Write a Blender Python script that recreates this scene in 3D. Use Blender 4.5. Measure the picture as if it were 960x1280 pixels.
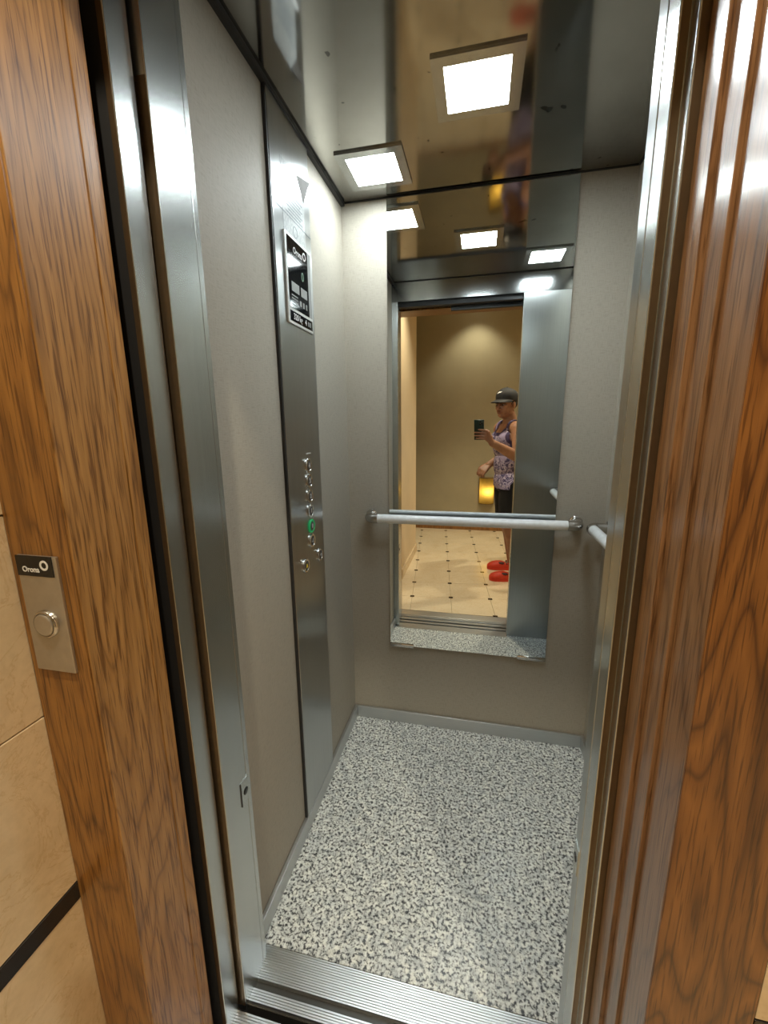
import bpy, bmesh, math, random
from mathutils import Vector, Matrix, Quaternion

# ------------------------------------------------------------------ scene, camera, light
for o in list(bpy.data.objects):
    bpy.data.objects.remove(o)
SC = bpy.context.scene
COL = SC.collection
random.seed(4)

F_PX = 524.17                                   # focal length in pixels of the 960x1280 frame
CAM = Vector((0.531, -1.679, 1.351))
CAM_R = Vector((0.976, 0.220, -0.012))
CAM_F = Vector((-0.217, 0.954, -0.206))
CAM_F.normalize()
CAM_U = CAM_R.cross(CAM_F).normalized()
CAM_R = CAM_F.cross(CAM_U).normalized()
cd = bpy.data.cameras.new('camera')
cd.sensor_fit = 'VERTICAL'
cd.sensor_height = 36.0
cd.lens = 36.0 * F_PX / 1280.0
cd.clip_start = 0.01
cam = bpy.data.objects.new('camera', cd)
COL.objects.link(cam)
m3 = Matrix((CAM_R, CAM_U, -CAM_F)).transposed()
cam.matrix_world = Matrix.Translation(CAM) @ m3.to_4x4()
SC.camera = cam

wd = bpy.data.worlds.new('world')
SC.world = wd
wd.use_nodes = True
wd.node_tree.nodes['Background'].inputs[0].default_value = (1.0, 0.9, 0.75, 1)
wd.node_tree.nodes['Background'].inputs[1].default_value = 0.02

SC.view_settings.view_transform = 'Standard'
SC.view_settings.look = 'None'
SC.view_settings.gamma = 1.0
SC.view_settings.use_curve_mapping = False
SC.view_settings.exposure = 0.40
try:
    SC.cycles.max_bounces = 16
    SC.cycles.glossy_bounces = 10
    SC.cycles.diffuse_bounces = 6
    SC.cycles.caustics_reflective = False
    SC.cycles.sample_clamp_indirect = 8.0
except Exception:
    pass

CABIN_EMIT = 40.0          # the three cabin LED panels
HALL_SPOT = 72.0           # watts of each hall downlight
SCONCE_W = 0.5
WARM = (1.0, 0.89, 0.68)

# ------------------------------------------------------------------ dimensions (metres, cabin floor = 0, back wall = y 0)
W, H, D = 1.0, 2.15, 0.94
OPEN_L, OPEN_R, OPEN_TOP = 0.035, 0.742, 2.045
HALL_BACK, HALL_TOP = -3.70, 2.75
HALL_LEFT, HALL_CORNER, HALL_RIGHT = -0.105, -2.68, 1.95

# ------------------------------------------------------------------ materials
def mat(name):
    m = bpy.data.materials.new(name)
    m.use_nodes = True
    return m, m.node_tree, m.node_tree.nodes['Principled BSDF']

def N(t, kind, **kw):
    n = t.nodes.new(kind)
    for k, v in kw.items():
        setattr(n, k, v)
    return n

def ramp(t, fac, stops, interp='LINEAR'):
    r = N(t, 'ShaderNodeValToRGB')
    r.color_ramp.interpolation = interp
    e = r.color_ramp.elements
    while len(e) > 1:
        e.remove(e[0])
    e[0].position = stops[0][0]
    e[0].color = (*stops[0][1], 1)
    for p, c in stops[1:]:
        x = e.new(p)
        x.color = (*c, 1)
    t.links.new(fac, r.inputs[0])
    return r.outputs[0]

def position(t, scale=(1, 1, 1), rot=(0, 0, 0)):
    g = N(t, 'ShaderNodeNewGeometry')
    mp = N(t, 'ShaderNodeMapping')
    mp.inputs['Scale'].default_value = scale
    mp.inputs['Rotation'].default_value = rot
    t.links.new(g.outputs['Position'], mp.inputs['Vector'])
    return mp.outputs[0]

def noise(t, vec, scale, detail=3.0, rough=0.5, dist=0.0):
    n = N(t, 'ShaderNodeTexNoise')
    n.inputs['Scale'].default_value = scale
    n.inputs['Detail'].default_value = detail
    n.inputs['Roughness'].default_value = rough
    n.inputs['Distortion'].default_value = dist
    t.links.new(vec, n.inputs['Vector'])
    return n.outputs['Fac']

def bump(t, b, height, strength, dist=0.001):
    n = N(t, 'ShaderNodeBump')
    n.inputs['Strength'].default_value = strength
    n.inputs['Distance'].default_value = dist
    t.links.new(height, n.inputs['Height'])
    t.links.new(n.outputs[0], b.inputs['Normal'])

def mixc(t, fac, a, b, mode='MIX'):
    n = N(t, 'ShaderNodeMix', data_type='RGBA', blend_type=mode)
    if hasattr(fac, 'links'):
        t.links.new(fac, n.inputs[0])
    else:
        n.inputs[0].default_value = fac
    for i, v in ((6, a), (7, b)):
        if hasattr(v, 'links'):
            t.links.new(v, n.inputs[i])
        else:
            n.inputs[i].default_value = (*v, 1)
    return n.outputs[2]

def plain(name, col, rough=0.5, metal=0.0, coat=0.0, spec=None, trans=0.0):
    m, t, b = mat(name)
    b.inputs['Base Color'].default_value = (*col, 1)
    b.inputs['Roughness'].default_value = rough
    b.inputs['Metallic'].default_value = metal
    b.inputs['Coat Weight'].default_value = coat
    b.inputs['Coat Roughness'].default_value = 0.08
    if spec is not None:
        b.inputs['Specular IOR Level'].default_value = spec
    v = position(t)
    n = noise(t, v, 60, 2)
    t.links.new(ramp(t, n, [(0.3, tuple(c * 0.94 for c in col)), (0.7, tuple(min(1, c * 1.05) for c in col))]), b.inputs['Base Color'])
    return m

def emit(name, col, strength):
    m, t, b = mat(name)
    b.inputs['Base Color'].default_value = (0.8, 0.8, 0.8, 1)
    b.inputs['Emission Color'].default_value = (*col, 1)
    b.inputs['Emission Strength'].default_value = strength
    return m

def steel(name, col, rough, aniso, vertical=True):
    m, t, b = mat(name)
    b.inputs['Metallic'].default_value = 1.0
    v = position(t, (50, 50, 0.6) if vertical else (0.6, 50, 50))
    n = noise(t, v, 3.0, 3, 0.6)
    big = noise(t, position(t), 5.0, 3, 0.6)
    c1 = ramp(t, n, [(0.3, tuple(c * 0.96 for c in col)), (0.7, tuple(c * 1.03 for c in col))])
    c2 = ramp(t, big, [(0.3, (0.95, 0.95, 0.95)), (0.65, (1, 1, 1))])
    t.links.new(mixc(t, 1.0, c1, c2, 'MULTIPLY'), b.inputs['Base Color'])
    rr = N(t, 'ShaderNodeMapRange')
    rr.inputs['To Min'].default_value = rough * 0.99
    rr.inputs['To Max'].default_value = rough * 1.01
    t.links.new(big, rr.inputs['Value'])
    t.links.new(rr.outputs[0], b.inputs['Roughness'])
    b.inputs['Anisotropic'].default_value = aniso
    g = N(t, 'ShaderNodeNewGeometry')
    cr = N(t, 'ShaderNodeVectorMath', operation='CROSS_PRODUCT')
    t.links.new(g.outputs['Normal'], cr.inputs[0])
    cr.inputs[1].default_value = (0.001, 0.002, 1) if vertical else (1, 0.002, 0.001)
    t.links.new(cr.outputs[0], b.inputs['Tangent'])
    pass
    return m

def wood(name, dark, mid, light, seed, rough=0.3, gloss=0.35, ax=(1, 1)):
    m, t, b = mat(name)
    g = N(t, 'ShaderNodeNewGeometry')
    off = N(t, 'ShaderNodeVectorMath', operation='ADD')
    off.inputs[1].default_value = (seed * 1.7, seed * 0.9, seed * 2.3)
    t.links.new(g.outputs['Position'], off.inputs[0])
    mp = N(t, 'ShaderNodeMapping')
    mp.inputs['Scale'].default_value = (ax[0], ax[1], 0.14)
    t.links.new(off.outputs[0], mp.inputs['Vector'])
    warp = noise(t, mp.outputs[0], 7.0, 2, 0.5)
    mul = N(t, 'ShaderNodeMath', operation='MULTIPLY')
    mul.inputs[1].default_value = 19.0
    t.links.new(warp, mul.inputs[0])
    fr = N(t, 'ShaderNodeMath', operation='FRACT')
    t.links.new(mul.outputs[0], fr.inputs[0])
    rings = ramp(t, fr.outputs[0], [(0.0, dark), (0.12, mid), (0.55, light), (0.9, mid), (1.0, dark)])
    mp2 = N(t, 'ShaderNodeMapping')
    mp2.inputs['Scale'].default_value = (1, 1, 0.035)
    t.links.new(off.outputs[0], mp2.inputs['Vector'])
    pores = noise(t, mp2.outputs[0], 330.0, 2, 0.6)
    pc = ramp(t, pores, [(0.37, (0.48, 0.42, 0.36)), (0.47, (1, 1, 1))])
    fine = noise(t, mp2.outputs[0], 90.0, 2, 0.6)
    fc = ramp(t, fine, [(0.3, (0.8, 0.78, 0.75)), (0.65, (1.06, 1.06, 1.05))])
    c = mixc(t, 1.0, rings, pc, 'MULTIPLY')
    c = mixc(t, 1.0, c, fc, 'MULTIPLY')
    t.links.new(c, b.inputs['Base Color'])
    b.inputs['Roughness'].default_value = rough
    b.inputs['Specular IOR Level'].default_value = 0.5
    b.inputs['Coat Weight'].default_value = gloss
    b.inputs['Coat Roughness'].default_value = 0.16 if gloss > 0.3 else 0.30
    ad = N(t, 'ShaderNodeMath', operation='ADD')
    t.links.new(pores, ad.inputs[0])
    t.links.new(fr.outputs[0], ad.inputs[1])
    bump(t, b, ad.outputs[0], 0.22, 0.0008)
    return m

def linen(name, col, rough=0.55):
    m, t, b = mat(name)
    h = noise(t, position(t, (10, 10, 260)), 4.0, 2, 0.6)
    v = noise(t, position(t, (260, 260, 10)), 4.0, 2, 0.6)
    ad = N(t, 'ShaderNodeMath', operation='ADD')
    t.links.new(h, ad.inputs[0])
    t.links.new(v, ad.inputs[1])
    c = ramp(t, ad.outputs[0], [(0.75, tuple(x * 0.82 for x in col)), (1.25, tuple(x * 1.1 for x in col))])
    t.links.new(c, b.inputs['Base Color'])
    b.inputs['Roughness'].default_value = rough
    b.inputs['Specular IOR Level'].default_value = 0.22
    bump(t, b, ad.outputs[0], 0.30, 0.0006)
    return m

def granite(name):
    m, t, b = mat(name)
    v = position(t)
    n1 = noise(t, v, 118, 4, 0.62, 0.25)
    n2 = noise(t, v, 42, 2, 0.5, 0.3)
    c1 = ramp(t, n1, [(0.375, (0.035, 0.04, 0.047)), (0.43, (0.13, 0.14, 0.148)), (0.482, (0.58, 0.615, 0.615)), (0.60, (0.82, 0.86, 0.86))])
    vo = N(t, 'ShaderNodeTexVoronoi')
    vo.inputs['Scale'].default_value = 60
    t.links.new(v, vo.inputs['Vector'])
    c2 = ramp(t, vo.outputs['Color'], [(0.0, (0.80, 0.82, 0.83)), (0.5, (1.0, 1.0, 0.98)), (1.0, (1.12, 1.1, 1.04))])
    c = mixc(t, 1.0, c1, c2, 'MULTIPLY')
    c3 = ramp(t, n2, [(0.34, (0.62, 0.63, 0.65)), (0.5, (1, 1, 1))])
    c = mixc(t, 0.8, c, c3, 'MULTIPLY')
    t.links.new(c, b.inputs['Base Color'])
    b.inputs['Roughness'].default_value = 0.28
    return m

def marble(name, a, bcol, vein, rough=0.25, scale=3.0):
    m, t, b = mat(name)
    v = position(t)
    n = noise(t, v, scale, 6, 0.6, 0.8)
    c = ramp(t, n, [(0.3, bcol), (0.55, a), (0.75, tuple(min(1, x * 1.08) for x in a))])
    n2 = noise(t, v, scale * 2.2, 8, 0.65, 1.6)
    vv = ramp(t, n2, [(0.485, (1, 1, 1)), (0.5, vein), (0.515, (1, 1, 1))])
    c = mixc(t, 0.45, c, vv, 'MULTIPLY')
    n3 = noise(t, v, 70, 3, 0.6)
    c4 = ramp(t, n3, [(0.3, (0.92, 0.91, 0.9)), (0.6, (1, 1, 1))])
    t.links.new(mixc(t, 1.0, c, c4, 'MULTIPLY'), b.inputs['Base Color'])
    b.inputs['Roughness'].default_value = rough
    return m

def stucco(name, col, rough=0.6, bs=0.1):
    m, t, b = mat(name)
    v = position(t)
    n = noise(t, v, 2.5, 4, 0.6)
    c = ramp(t, n, [(0.3, tuple(x * 0.9 for x in col)), (0.7, tuple(x * 1.06 for x in col))])
    t.links.new(c, b.inputs['Base Color'])
    b.inputs['Roughness'].default_value = rough
    bump(t, b, noise(t, v, 45, 3), bs, 0.002)
    return m

M = {}
M['steel'] = steel('brushed_steel', (0.58, 0.60, 0.59), 0.27, 0.55)
M['steel_panel'] = steel('brushed_steel_panel', (0.48, 0.50, 0.50), 0.28, 0.55)
M['steel_skirt'] = steel('steel_skirting', (0.58, 0.60, 0.60), 0.38, 0.5, False)
M['lintel'] = steel('steel_lintel', (0.42, 0.43, 0.43), 0.16, 0.3)
M['sill'] = steel('aluminium_sill', (0.66, 0.68, 0.69), 0.30, 0.4, False)
M['sill_dark'] = plain('sill_groove', (0.05, 0.048, 0.042), 0.4, 0.6)
M['chrome'] = plain('satin_chrome', (0.55, 0.54, 0.52), 0.16, 1.0)
M['rail'] = plain('white_rail', (0.82, 0.85, 0.85), 0.25, 0.0)
M['black'] = plain('matt_black', (0.008, 0.008, 0.009), 0.6)
M['rubber'] = plain('black_seal', (0.02, 0.02, 0.021), 0.55)
M['edge_reflect_shade'] = plain('painted_edge_reflect_shade', (0.16, 0.115, 0.07), 0.33, 0.8)  # dark brown paints reflections and shade on the steel front edges
M['black_gloss'] = plain('black_screen', (0.006, 0.007, 0.008), 0.06)
M['print_white'] = plain('print_white', (0.75, 0.76, 0.75), 0.5)
M['print_grey'] = plain('print_grey', (0.28, 0.29, 0.28), 0.5)
M['linen'] = linen('linen_laminate', (0.385, 0.358, 0.298))
M['granite'] = granite('granite')
M['wood_face'] = wood('oak_face', (0.17, 0.072, 0.014), (0.27, 0.12, 0.025), (0.33, 0.155, 0.034), 3.1, 0.38, 0.25)
M['wood_reveal_lit'] = wood('oak_reveal_lit', (0.24, 0.115, 0.032), (0.35, 0.175, 0.050), (0.41, 0.215, 0.066), 5.6, 0.38, 0.25)  # lighter copy of the oak: light on the reveal painted into its colour
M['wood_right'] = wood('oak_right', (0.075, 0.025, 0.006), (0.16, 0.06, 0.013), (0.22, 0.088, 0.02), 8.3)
M['wood_strip_sheen'] = wood('oak_strip_sheen', (0.17, 0.085, 0.038), (0.24, 0.125, 0.056), (0.29, 0.155, 0.072), 11.7, 0.3, 0.5)  # greyed copy of the oak: sheen on the strips painted into the colour
M['marble_wall'] = marble('cream_marble', (0.72, 0.58, 0.38), (0.62, 0.48, 0.29), (0.75, 0.64, 0.48), 0.25)
M['marble_dark'] = marble('dark_marble', (0.02, 0.016, 0.013), (0.012, 0.01, 0.008), (0.5, 0.45, 0.4), 0.25, 6)
M['tile'] = marble('floor_tile_marble', (0.80, 0.67, 0.46), (0.72, 0.58, 0.38), (0.8, 0.7, 0.55), 0.16, 2.4)
M['grout'] = plain('grout', (0.42, 0.34, 0.22), 0.8)
M['inlay'] = plain('inlay_dark', (0.05, 0.032, 0.018), 0.2)
M['hall_wall'] = stucco('olive_beige_stucco', (0.37, 0.33, 0.22), 0.42)
M['hall_cream'] = stucco('cream_plaster', (0.74, 0.60, 0.40), 0.5)
M['hall_ceiling'] = stucco('white_plaster', (0.72, 0.68, 0.60), 0.7)
def amber_material():
    m, t, b = mat('amber_glass')
    tr_ = N(t, 'ShaderNodeBsdfTranslucent')
    n = noise(t, position(t), 14, 3)
    t.links.new(ramp(t, n, [(0.3, (0.80, 0.50, 0.10)), (0.7, (0.90, 0.62, 0.16))]), tr_.inputs[0])
    gl = N(t, 'ShaderNodeBsdfGlossy')
    gl.inputs['Roughness'].default_value = 0.2
    mx = N(t, 'ShaderNodeMixShader')
    mx.inputs[0].default_value = 0.06
    t.links.new(tr_.outputs[0], mx.inputs[1])
    t.links.new(gl.outputs[0], mx.inputs[2])
    t.links.new(mx.outputs[0], t.nodes['Material Output'].inputs[0])
    return m
M['amber'] = amber_material()
M['led'] = emit('led_panel', (0.89, 0.975, 1.0), CABIN_EMIT)
M['hall_led'] = emit('hall_led', WARM, 12.0)
M['lamp_frame'] = plain('lamp_frame_grey', (0.38, 0.39, 0.38), 0.2, 0.9)
M['brass'] = plain('aged_brass', (0.32, 0.22, 0.09), 0.35, 1.0)

def ceiling_material():
    m, t, b = mat('polished_grey_ceiling')
    v = position(t)
    n = noise(t, v, 3.5, 4, 0.6)
    spots = noise(t, v, 26, 2, 0.5, 0.4)
    c1 = ramp(t, n, [(0.3, (0.30, 0.295, 0.275)), (0.7, (0.37, 0.365, 0.345))])
    c2 = ramp(t, spots, [(0.255, (0.35, 0.35, 0.35)), (0.285, (1, 1, 1))])
    t.links.new(mixc(t, 1.0, c1, c2, 'MULTIPLY'), b.inputs['Base Color'])
    b.inputs['Metallic'].default_value = 1.0
    rr = N(t, 'ShaderNodeMapRange')
    rr.inputs['To Min'].default_value = 0.05
    rr.inputs['To Max'].default_value = 0.12
    t.links.new(n, rr.inputs['Value'])
    t.links.new(rr.outputs[0], b.inputs['Roughness'])
    return m
M['ceiling'] = ceiling_material()

def mirror_material():
    m, t, b = mat('mirror_silver')
    b.inputs['Base Color'].default_value = (0.86, 0.89, 0.87, 1)
    b.inputs['Metallic'].default_value = 1.0
    b.inputs['Roughness'].default_value = 0.0
    return m
M['mirror'] = mirror_material()

# ------------------------------------------------------------------ helpers
def wpos(o):
    v = Vector((0, 0, 0))
    while o is not None:
        v = v + o.location
        o = o.parent
    return v

def link(name, bm, material, parent=None, smooth=False, me=None):
    """one mesh object; bm is in world coordinates"""
    if me is None:
        me = bpy.data.meshes.new(name)
        bmesh.ops.recalc_face_normals(bm, faces=bm.faces)
        bm.to_mesh(me)
        bm.free()
    o = bpy.data.objects.new(name, me)
    COL.objects.link(o)
    if material is not None:
        for x in (material if isinstance(material, (list, tuple)) else [material]):
            me.materials.append(x)
    if smooth:
        for p in me.polygons:
            p.use_smooth = True
        try:
            me.set_sharp_from_angle(angle=math.radians(38))
        except Exception:
            pass
    if parent is not None:
        me.transform(Matrix.Translation(-wpos(parent)))
        o.parent = parent
    return o

def empty(name, loc):
    o = bpy.data.objects.new(name, None)
    o.empty_display_size = 0.05
    o.location = loc
    COL.objects.link(o)
    return o

def tag(o, label, cat, group=None):
    o['label'] = label
    o['category'] = cat
    if group:
        o['group'] = group
    return o

def struct(o, label=None):
    o['kind'] = 'structure'
    if label:
        o['label'] = label
    return o

def add_box(bm, x0, x1, y0, y1, z0, z1, bev=0.0, seg=2):
    b2 = bmesh.new()
    vs = [b2.verts.new((x, y, z)) for x in (x0, x1) for y in (y0, y1) for z in (z0, z1)]
    for f in ((0, 1, 3, 2), (4, 6, 7, 5), (0, 4, 5, 1), (2, 3, 7, 6), (0, 2, 6, 4), (1, 5, 7, 3)):
        b2.faces.new([vs[i] for i in f])
    bmesh.ops.recalc_face_normals(b2, faces=b2.faces)
    if bev > 0:
        bmesh.ops.bevel(b2, geom=list(b2.edges), offset=bev, segments=seg, affect='EDGES', profile=0.5)
    merge(bm, b2)

def merge(bm, b2):
    me = bpy.data.meshes.new('tmp')
    b2.to_mesh(me)
    b2.free()
    bm.from_mesh(me)
    bpy.data.meshes.remove(me)

def box(name, x0, x1, y0, y1, z0, z1, material, parent=None, bev=0.0, smooth=False):
    bm = bmesh.new()
    add_box(bm, min(x0, x1), max(x0, x1), min(y0, y1), max(y0, y1), min(z0, z1), max(z0, z1), bev)
    return link(name, bm, material, parent, smooth)

def tube(bm, pts, radius, seg=16, caps=True):
    """swept tube through pts; radius number or list"""
    pts = [Vector(p) for p in pts]
    rs = radius if isinstance(radius, (list, tuple)) else [radius] * len(pts)
    rings = []
    ref = None
    for i, p in enumerate(pts):
        d = (pts[min(i + 1, len(pts) - 1)] - pts[max(i - 1, 0)]).normalized()
        if ref is None:
            ref = Vector((0, 0, 1)) if abs(d.z) < 0.9 else Vector((1, 0, 0))
        u = d.cross(ref).normalized()
        v = u.cross(d).normalized()
        ref = v
        rings.append([bm.verts.new(p + (u * math.cos(a) + v * math.sin(a)) * rs[i]) for a in [2 * math.pi * k / seg for k in range(seg)]])
    for a, b in zip(rings, rings[1:]):
        for k in range(seg):
            bm.faces.new((a[k], a[(k + 1) % seg], b[(k + 1) % seg], b[k]))
    if caps:
        bm.faces.new(rings[0][::-1])
        bm.faces.new(rings[-1])

def disc_stack(bm, centre, axis, prof, seg=24):
    """lathe: prof = [(radius, height along axis)...] closed at both ends"""
    axis = Vector(axis).normalized()
    ref = Vector((0, 0, 1)) if abs(axis.z) < 0.9 else Vector((1, 0, 0))
    u = axis.cross(ref).normalized()
    v = u.cross(axis).normalized()
    c = Vector(centre)
    rings = []
    for r, h in prof:
        if r < 1e-6:
            rings.append([bm.verts.new(c + axis * h)])
        else:
            rings.append([bm.verts.new(c + axis * h + (u * math.cos(2 * math.pi * k / seg) + v * math.sin(2 * math.pi * k / seg)) * r) for k in range(seg)])
    for a, b in zip(rings, rings[1:]):
        for k in range(seg):
            q = (k + 1) % seg
            if len(a) == 1 and len(b) == 1:
                continue
            if len(a) == 1:
                bm.faces.new((a[0], b[q], b[k]))
            elif len(b) == 1:
                bm.faces.new((a[k], a[q], b[0]))
            else:
                bm.faces.new((a[k], a[q], b[q], b[k]))
    if len(rings[0]) > 1:
        bm.faces.new(rings[0][::-1])
    if len(rings[-1]) > 1:
        bm.faces.new(rings[-1])

def lathe(name, centre, axis, prof, material, parent=None, seg=24):
    bm = bmesh.new()
    disc_stack(bm, centre, axis, prof, seg)
    return link(name, bm, material, parent, True)

def text_mesh(name, s, size, origin, right, up, material, parent=None, depth=0.0006, bold=0.0):
    cu = bpy.data.curves.new(name, 'FONT')
    cu.body = s
    cu.size = size
    cu.extrude = depth
    cu.offset = bold
    cu.align_x = 'CENTER'
    cu.align_y = 'CENTER'
    cu.resolution_u = 4
    to = bpy.data.objects.new(name + '_tmp', cu)
    COL.objects.link(to)
    dg = bpy.context.evaluated_depsgraph_get()
    me = bpy.data.meshes.new_from_object(to.evaluated_get(dg))
    bpy.data.objects.remove(to)
    right = Vector(right).normalized()
    up = Vector(up).normalized()
    n = right.cross(up)
    me.transform(Matrix.Translation(origin) @ Matrix((right, up, n)).transposed().to_4x4())
    me.name = name
    return link(name, None, material, parent, me=me)

def ring_mesh(name, centre, right, up, r0, r1, a0, a1, material, parent, th=0.0006, seg=28):
    right = Vector(right).normalized()
    up = Vector(up).normalized()
    n = right.cross(up)
    c = Vector(centre)
    bm = bmesh.new()
    full = abs(a1 - a0) >= 6.28
    cols = []
    for k in range(seg + (0 if full else 1)):
        a = a0 + (a1 - a0) * k / seg
        d = right * math.cos(a) + up * math.sin(a)
        cols.append([bm.verts.new(c + d * r + n * h) for r, h in ((r0, 0), (r1, 0), (r1, th), (r0, th))])
    cnt = len(cols)
    for k in range(cnt if full else cnt - 1):
        a, b = cols[k], cols[(k + 1) % cnt]
        for j in range(4):
            bm.faces.new((a[j], a[(j + 1) % 4], b[(j + 1) % 4], b[j]))
    if not full:
        bm.faces.new(cols[0])
        bm.faces.new(cols[-1][::-1])
    return link(name, bm, material, parent)

# ------------------------------------------------------------------ cabin shell
bmf = bmesh.new()
add_box(bmf, -0.03, W + 0.03, -0.915, 0.03, -0.04, 0.0)
add_box(bmf, 0.7425, W + 0.03, -0.9398, -0.915, -0.04, 0.0)
add_box(bmf, -0.03, 0.0225, -0.9398, -0.915, -0.04, 0.0)
struct(link('floor', bmf, M['granite']), 'polished grey and white speckled granite floor of the lift cabin')
struct(box('ceiling', -0.03, W + 0.03, -D - 0.02, 0.03, H, H + 0.03, M['ceiling']), 'polished grey reflective lift cabin ceiling')
struct(box('wall_back', 0.0, W, 0.0, 0.03, 0.0, H, M['linen']), 'beige linen textured laminate back wall of the cabin')
struct(box('wall_left', -0.03, 0.0, -D, 0.03, 0.0, H, M['linen']), 'beige linen textured laminate left wall of the cabin')
struct(box('wall_right', W, W + 0.03, -D, 0.03, 0.0, H, M['linen']), 'beige linen textured laminate right wall of the cabin')
# skirting
struct(box('baseboard_back', 0.012, W - 0.012, -0.010, 0.0, 0.0, 0.056, M['steel_skirt'], bev=0.0015), 'low steel skirting along the back wall')
struct(box('baseboard_left', 0.0, 0.012, -D + 0.005, 0.0, 0.0, 0.056, M['steel_skirt'], bev=0.0015), 'low steel skirting along the left wall')
struct(box('baseboard_right', W - 0.012, W, -D + 0.005, 0.0, 0.0, 0.056, M['steel_skirt'], bev=0.0015), 'low steel skirting along the right wall')
# black ceiling shadow gaps
t1 = struct(box('trim_1', 0.0, 0.014, -D + 0.003, -0.003, H - 0.012, H, M['rubber']), 'black shadow gap strip between left wall and ceiling')
struct(box('trim_2', W - 0.004, W, -D + 0.003, -0.003, H - 0.004, H, M['rubber']), 'black shadow gap strip between right wall and ceiling')
struct(box('trim_3', 0.014, W - 0.004, -0.002, 0.0, H - 0.003, H, M['rubber']), 'thin black strip between back wall and ceiling')
# front wall: lintel, narrow left return, wide right panel
wf = struct(box('wall_front', -0.03, W + 0.03, -D - 0.018, -D, OPEN_TOP, H, M['lintel']), 'polished steel lintel panel above the cabin door')
box('joint_strip', 0.0, W, -D, -D + 0.003, H - 0.004, H, M['rubber'], wf)
rp = box('return_panel', OPEN_R, W + 0.03, -D - 0.034, -D, 0.0, OPEN_TOP, M['steel_panel'], wf, bev=0.0012)
rp['label'] = 'wide brushed steel panel beside the door'
box('return_panel', -0.03, OPEN_L, -D - 0.014, -D, 0.0, OPEN_TOP, M['steel'], wf, bev=0.0012)

# left posts
p2 = struct(box('trim_4', 0.012, OPEN_L, -1.038, -D - 0.015, -0.02, OPEN_TOP + 0.06, M['steel'], bev=0.0012), 'brushed steel cabin door post on the call button side')
box('reflect_shade_strip', 0.0135, OPEN_L - 0.002, -1.0388, -1.038, 0.0, 1.857, M['edge_reflect_shade'], p2)  # brown strip paints the hall reflected in the front face of the post
p1 = struct(box('trim_5', 0.0085, 0.020, -1.09, -1.0455, -0.02, 2.12, M['steel'], bev=0.0012), 'brushed steel landing door post beside the oak casing')
box('reflect_shade_strip', 0.0095, 0.0185, -1.0908, -1.09, 0.0, 1.91, M['edge_reflect_shade'], p1)
struct(box('trim_6', -0.075, 0.008, -1.0885, -0.962, -0.02, 2.12, M['black']), 'black block painting the shade of the gap between oak casing and landing door post')  # solid black box in place of the shadowed gap

# doors, slid open to the right
dl = struct(box('door_1', OPEN_R, 1.10, -1.018, -0.977, 0.0, OPEN_TOP + 0.03, M['steel'], bev=0.0015), 'brushed steel cabin door leaf slid open behind the wide panel')
box('reflect_shade_strip', OPEN_R + 0.002, OPEN_R + 0.011, -1.0188, -1.018, 0.0, OPEN_TOP, M['edge_reflect_shade'], dl)  # brown strip paints the dark tone of the shaded leaf edge
d2 = struct(box('door_2', 0.754, 1.11, -1.042, -1.0195, 0.0, 2.08, M['steel'], bev=0.0015), 'brushed steel landing door leaf slid open beside oak strips')
box('reflect_shade_strip', 0.756, 0.766, -1.0426, -1.042, 0.0, 2.06, M['edge_reflect_shade'], d2)

# door track above the opening (seen in the mirror)
tr = struct(box('trim_7', 0.036, OPEN_R, -1.0, -0.962, 2.02, 2.12, M['black']), 'black door track above the opening')
box('hanger_rail', 0.036, OPEN_R, -1.015, -1.001, 2.03, 2.10, M['rubber'], tr)
box('door_hanger', 0.34, OPEN_R, -1.04, -1.016, 1.998, 2.10, M['rubber'], tr)
box('hanger_rail', 0.05, OPEN_R, -1.09, -1.06, 2.04, 2.12, M['black'], tr)

# sills: ribbed aluminium, each ribbed strip its own part
def ribbed(name, x0, x1, y0, y1, z, parent=None, pitch=0.0052, depth=0.0022):
    n = max(2, int(round(abs(y1 - y0) / pitch)))
    step = (y1 - y0) / n
    prof = [(y0, z - 0.03), (y0, z - depth)]
    for k in range(n):
        a = y0 + k * step
        prof += [(a + step * 0.12, z), (a + step * 0.62, z), (a + step * 0.74, z - depth), (a + step * 0.98, z - depth)]
    prof += [(y1, z - depth), (y1, z - 0.03)]
    bm = bmesh.new()
    L = [bm.verts.new((x0, y, zz)) for y, zz in prof]
    R = [bm.verts.new((x1, y, zz)) for y, zz in prof]
    for k in range(len(prof) - 1):
        bm.faces.new((L[k], L[k + 1], R[k + 1], R[k]))
    bm.faces.new(L)
    bm.faces.new(R[::-1])
    bm.faces.new((L[0], R[0], R[-1], L[-1]))
    return link(name, bm, M['sill'], parent)

s1 = struct(box('trim_8', 0.012, 0.755, -1.030, -0.9402, -0.04, -0.011, M['sill_dark']), 'aluminium cabin door sill with grooves')
ribbed('ribbed_strip', OPEN_L - 0.012, OPEN_R, -0.986, -0.9155, 0.0, s1)
ribbed('ribbed_strip', OPEN_L - 0.012, OPEN_R + 0.01, -1.028, -1.003, 0.0, s1)
s2 = struct(box('trim_9', -0.02, 0.78, -1.198, -1.046, -0.04, -0.012, M['sill_dark']), 'aluminium landing door sill')
ribbed('ribbed_strip', 0.003, 0.765, -1.078, -1.048, 0.0, s2)
ribbed('ribbed_strip', 0.003, 0.770, -1.112, -1.090, 0.0, s2)
box('sill_plate', 0.002, 0.772, -1.197, -1.120, -0.03, -0.001, M['sill'], s2, bev=0.001)

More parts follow.
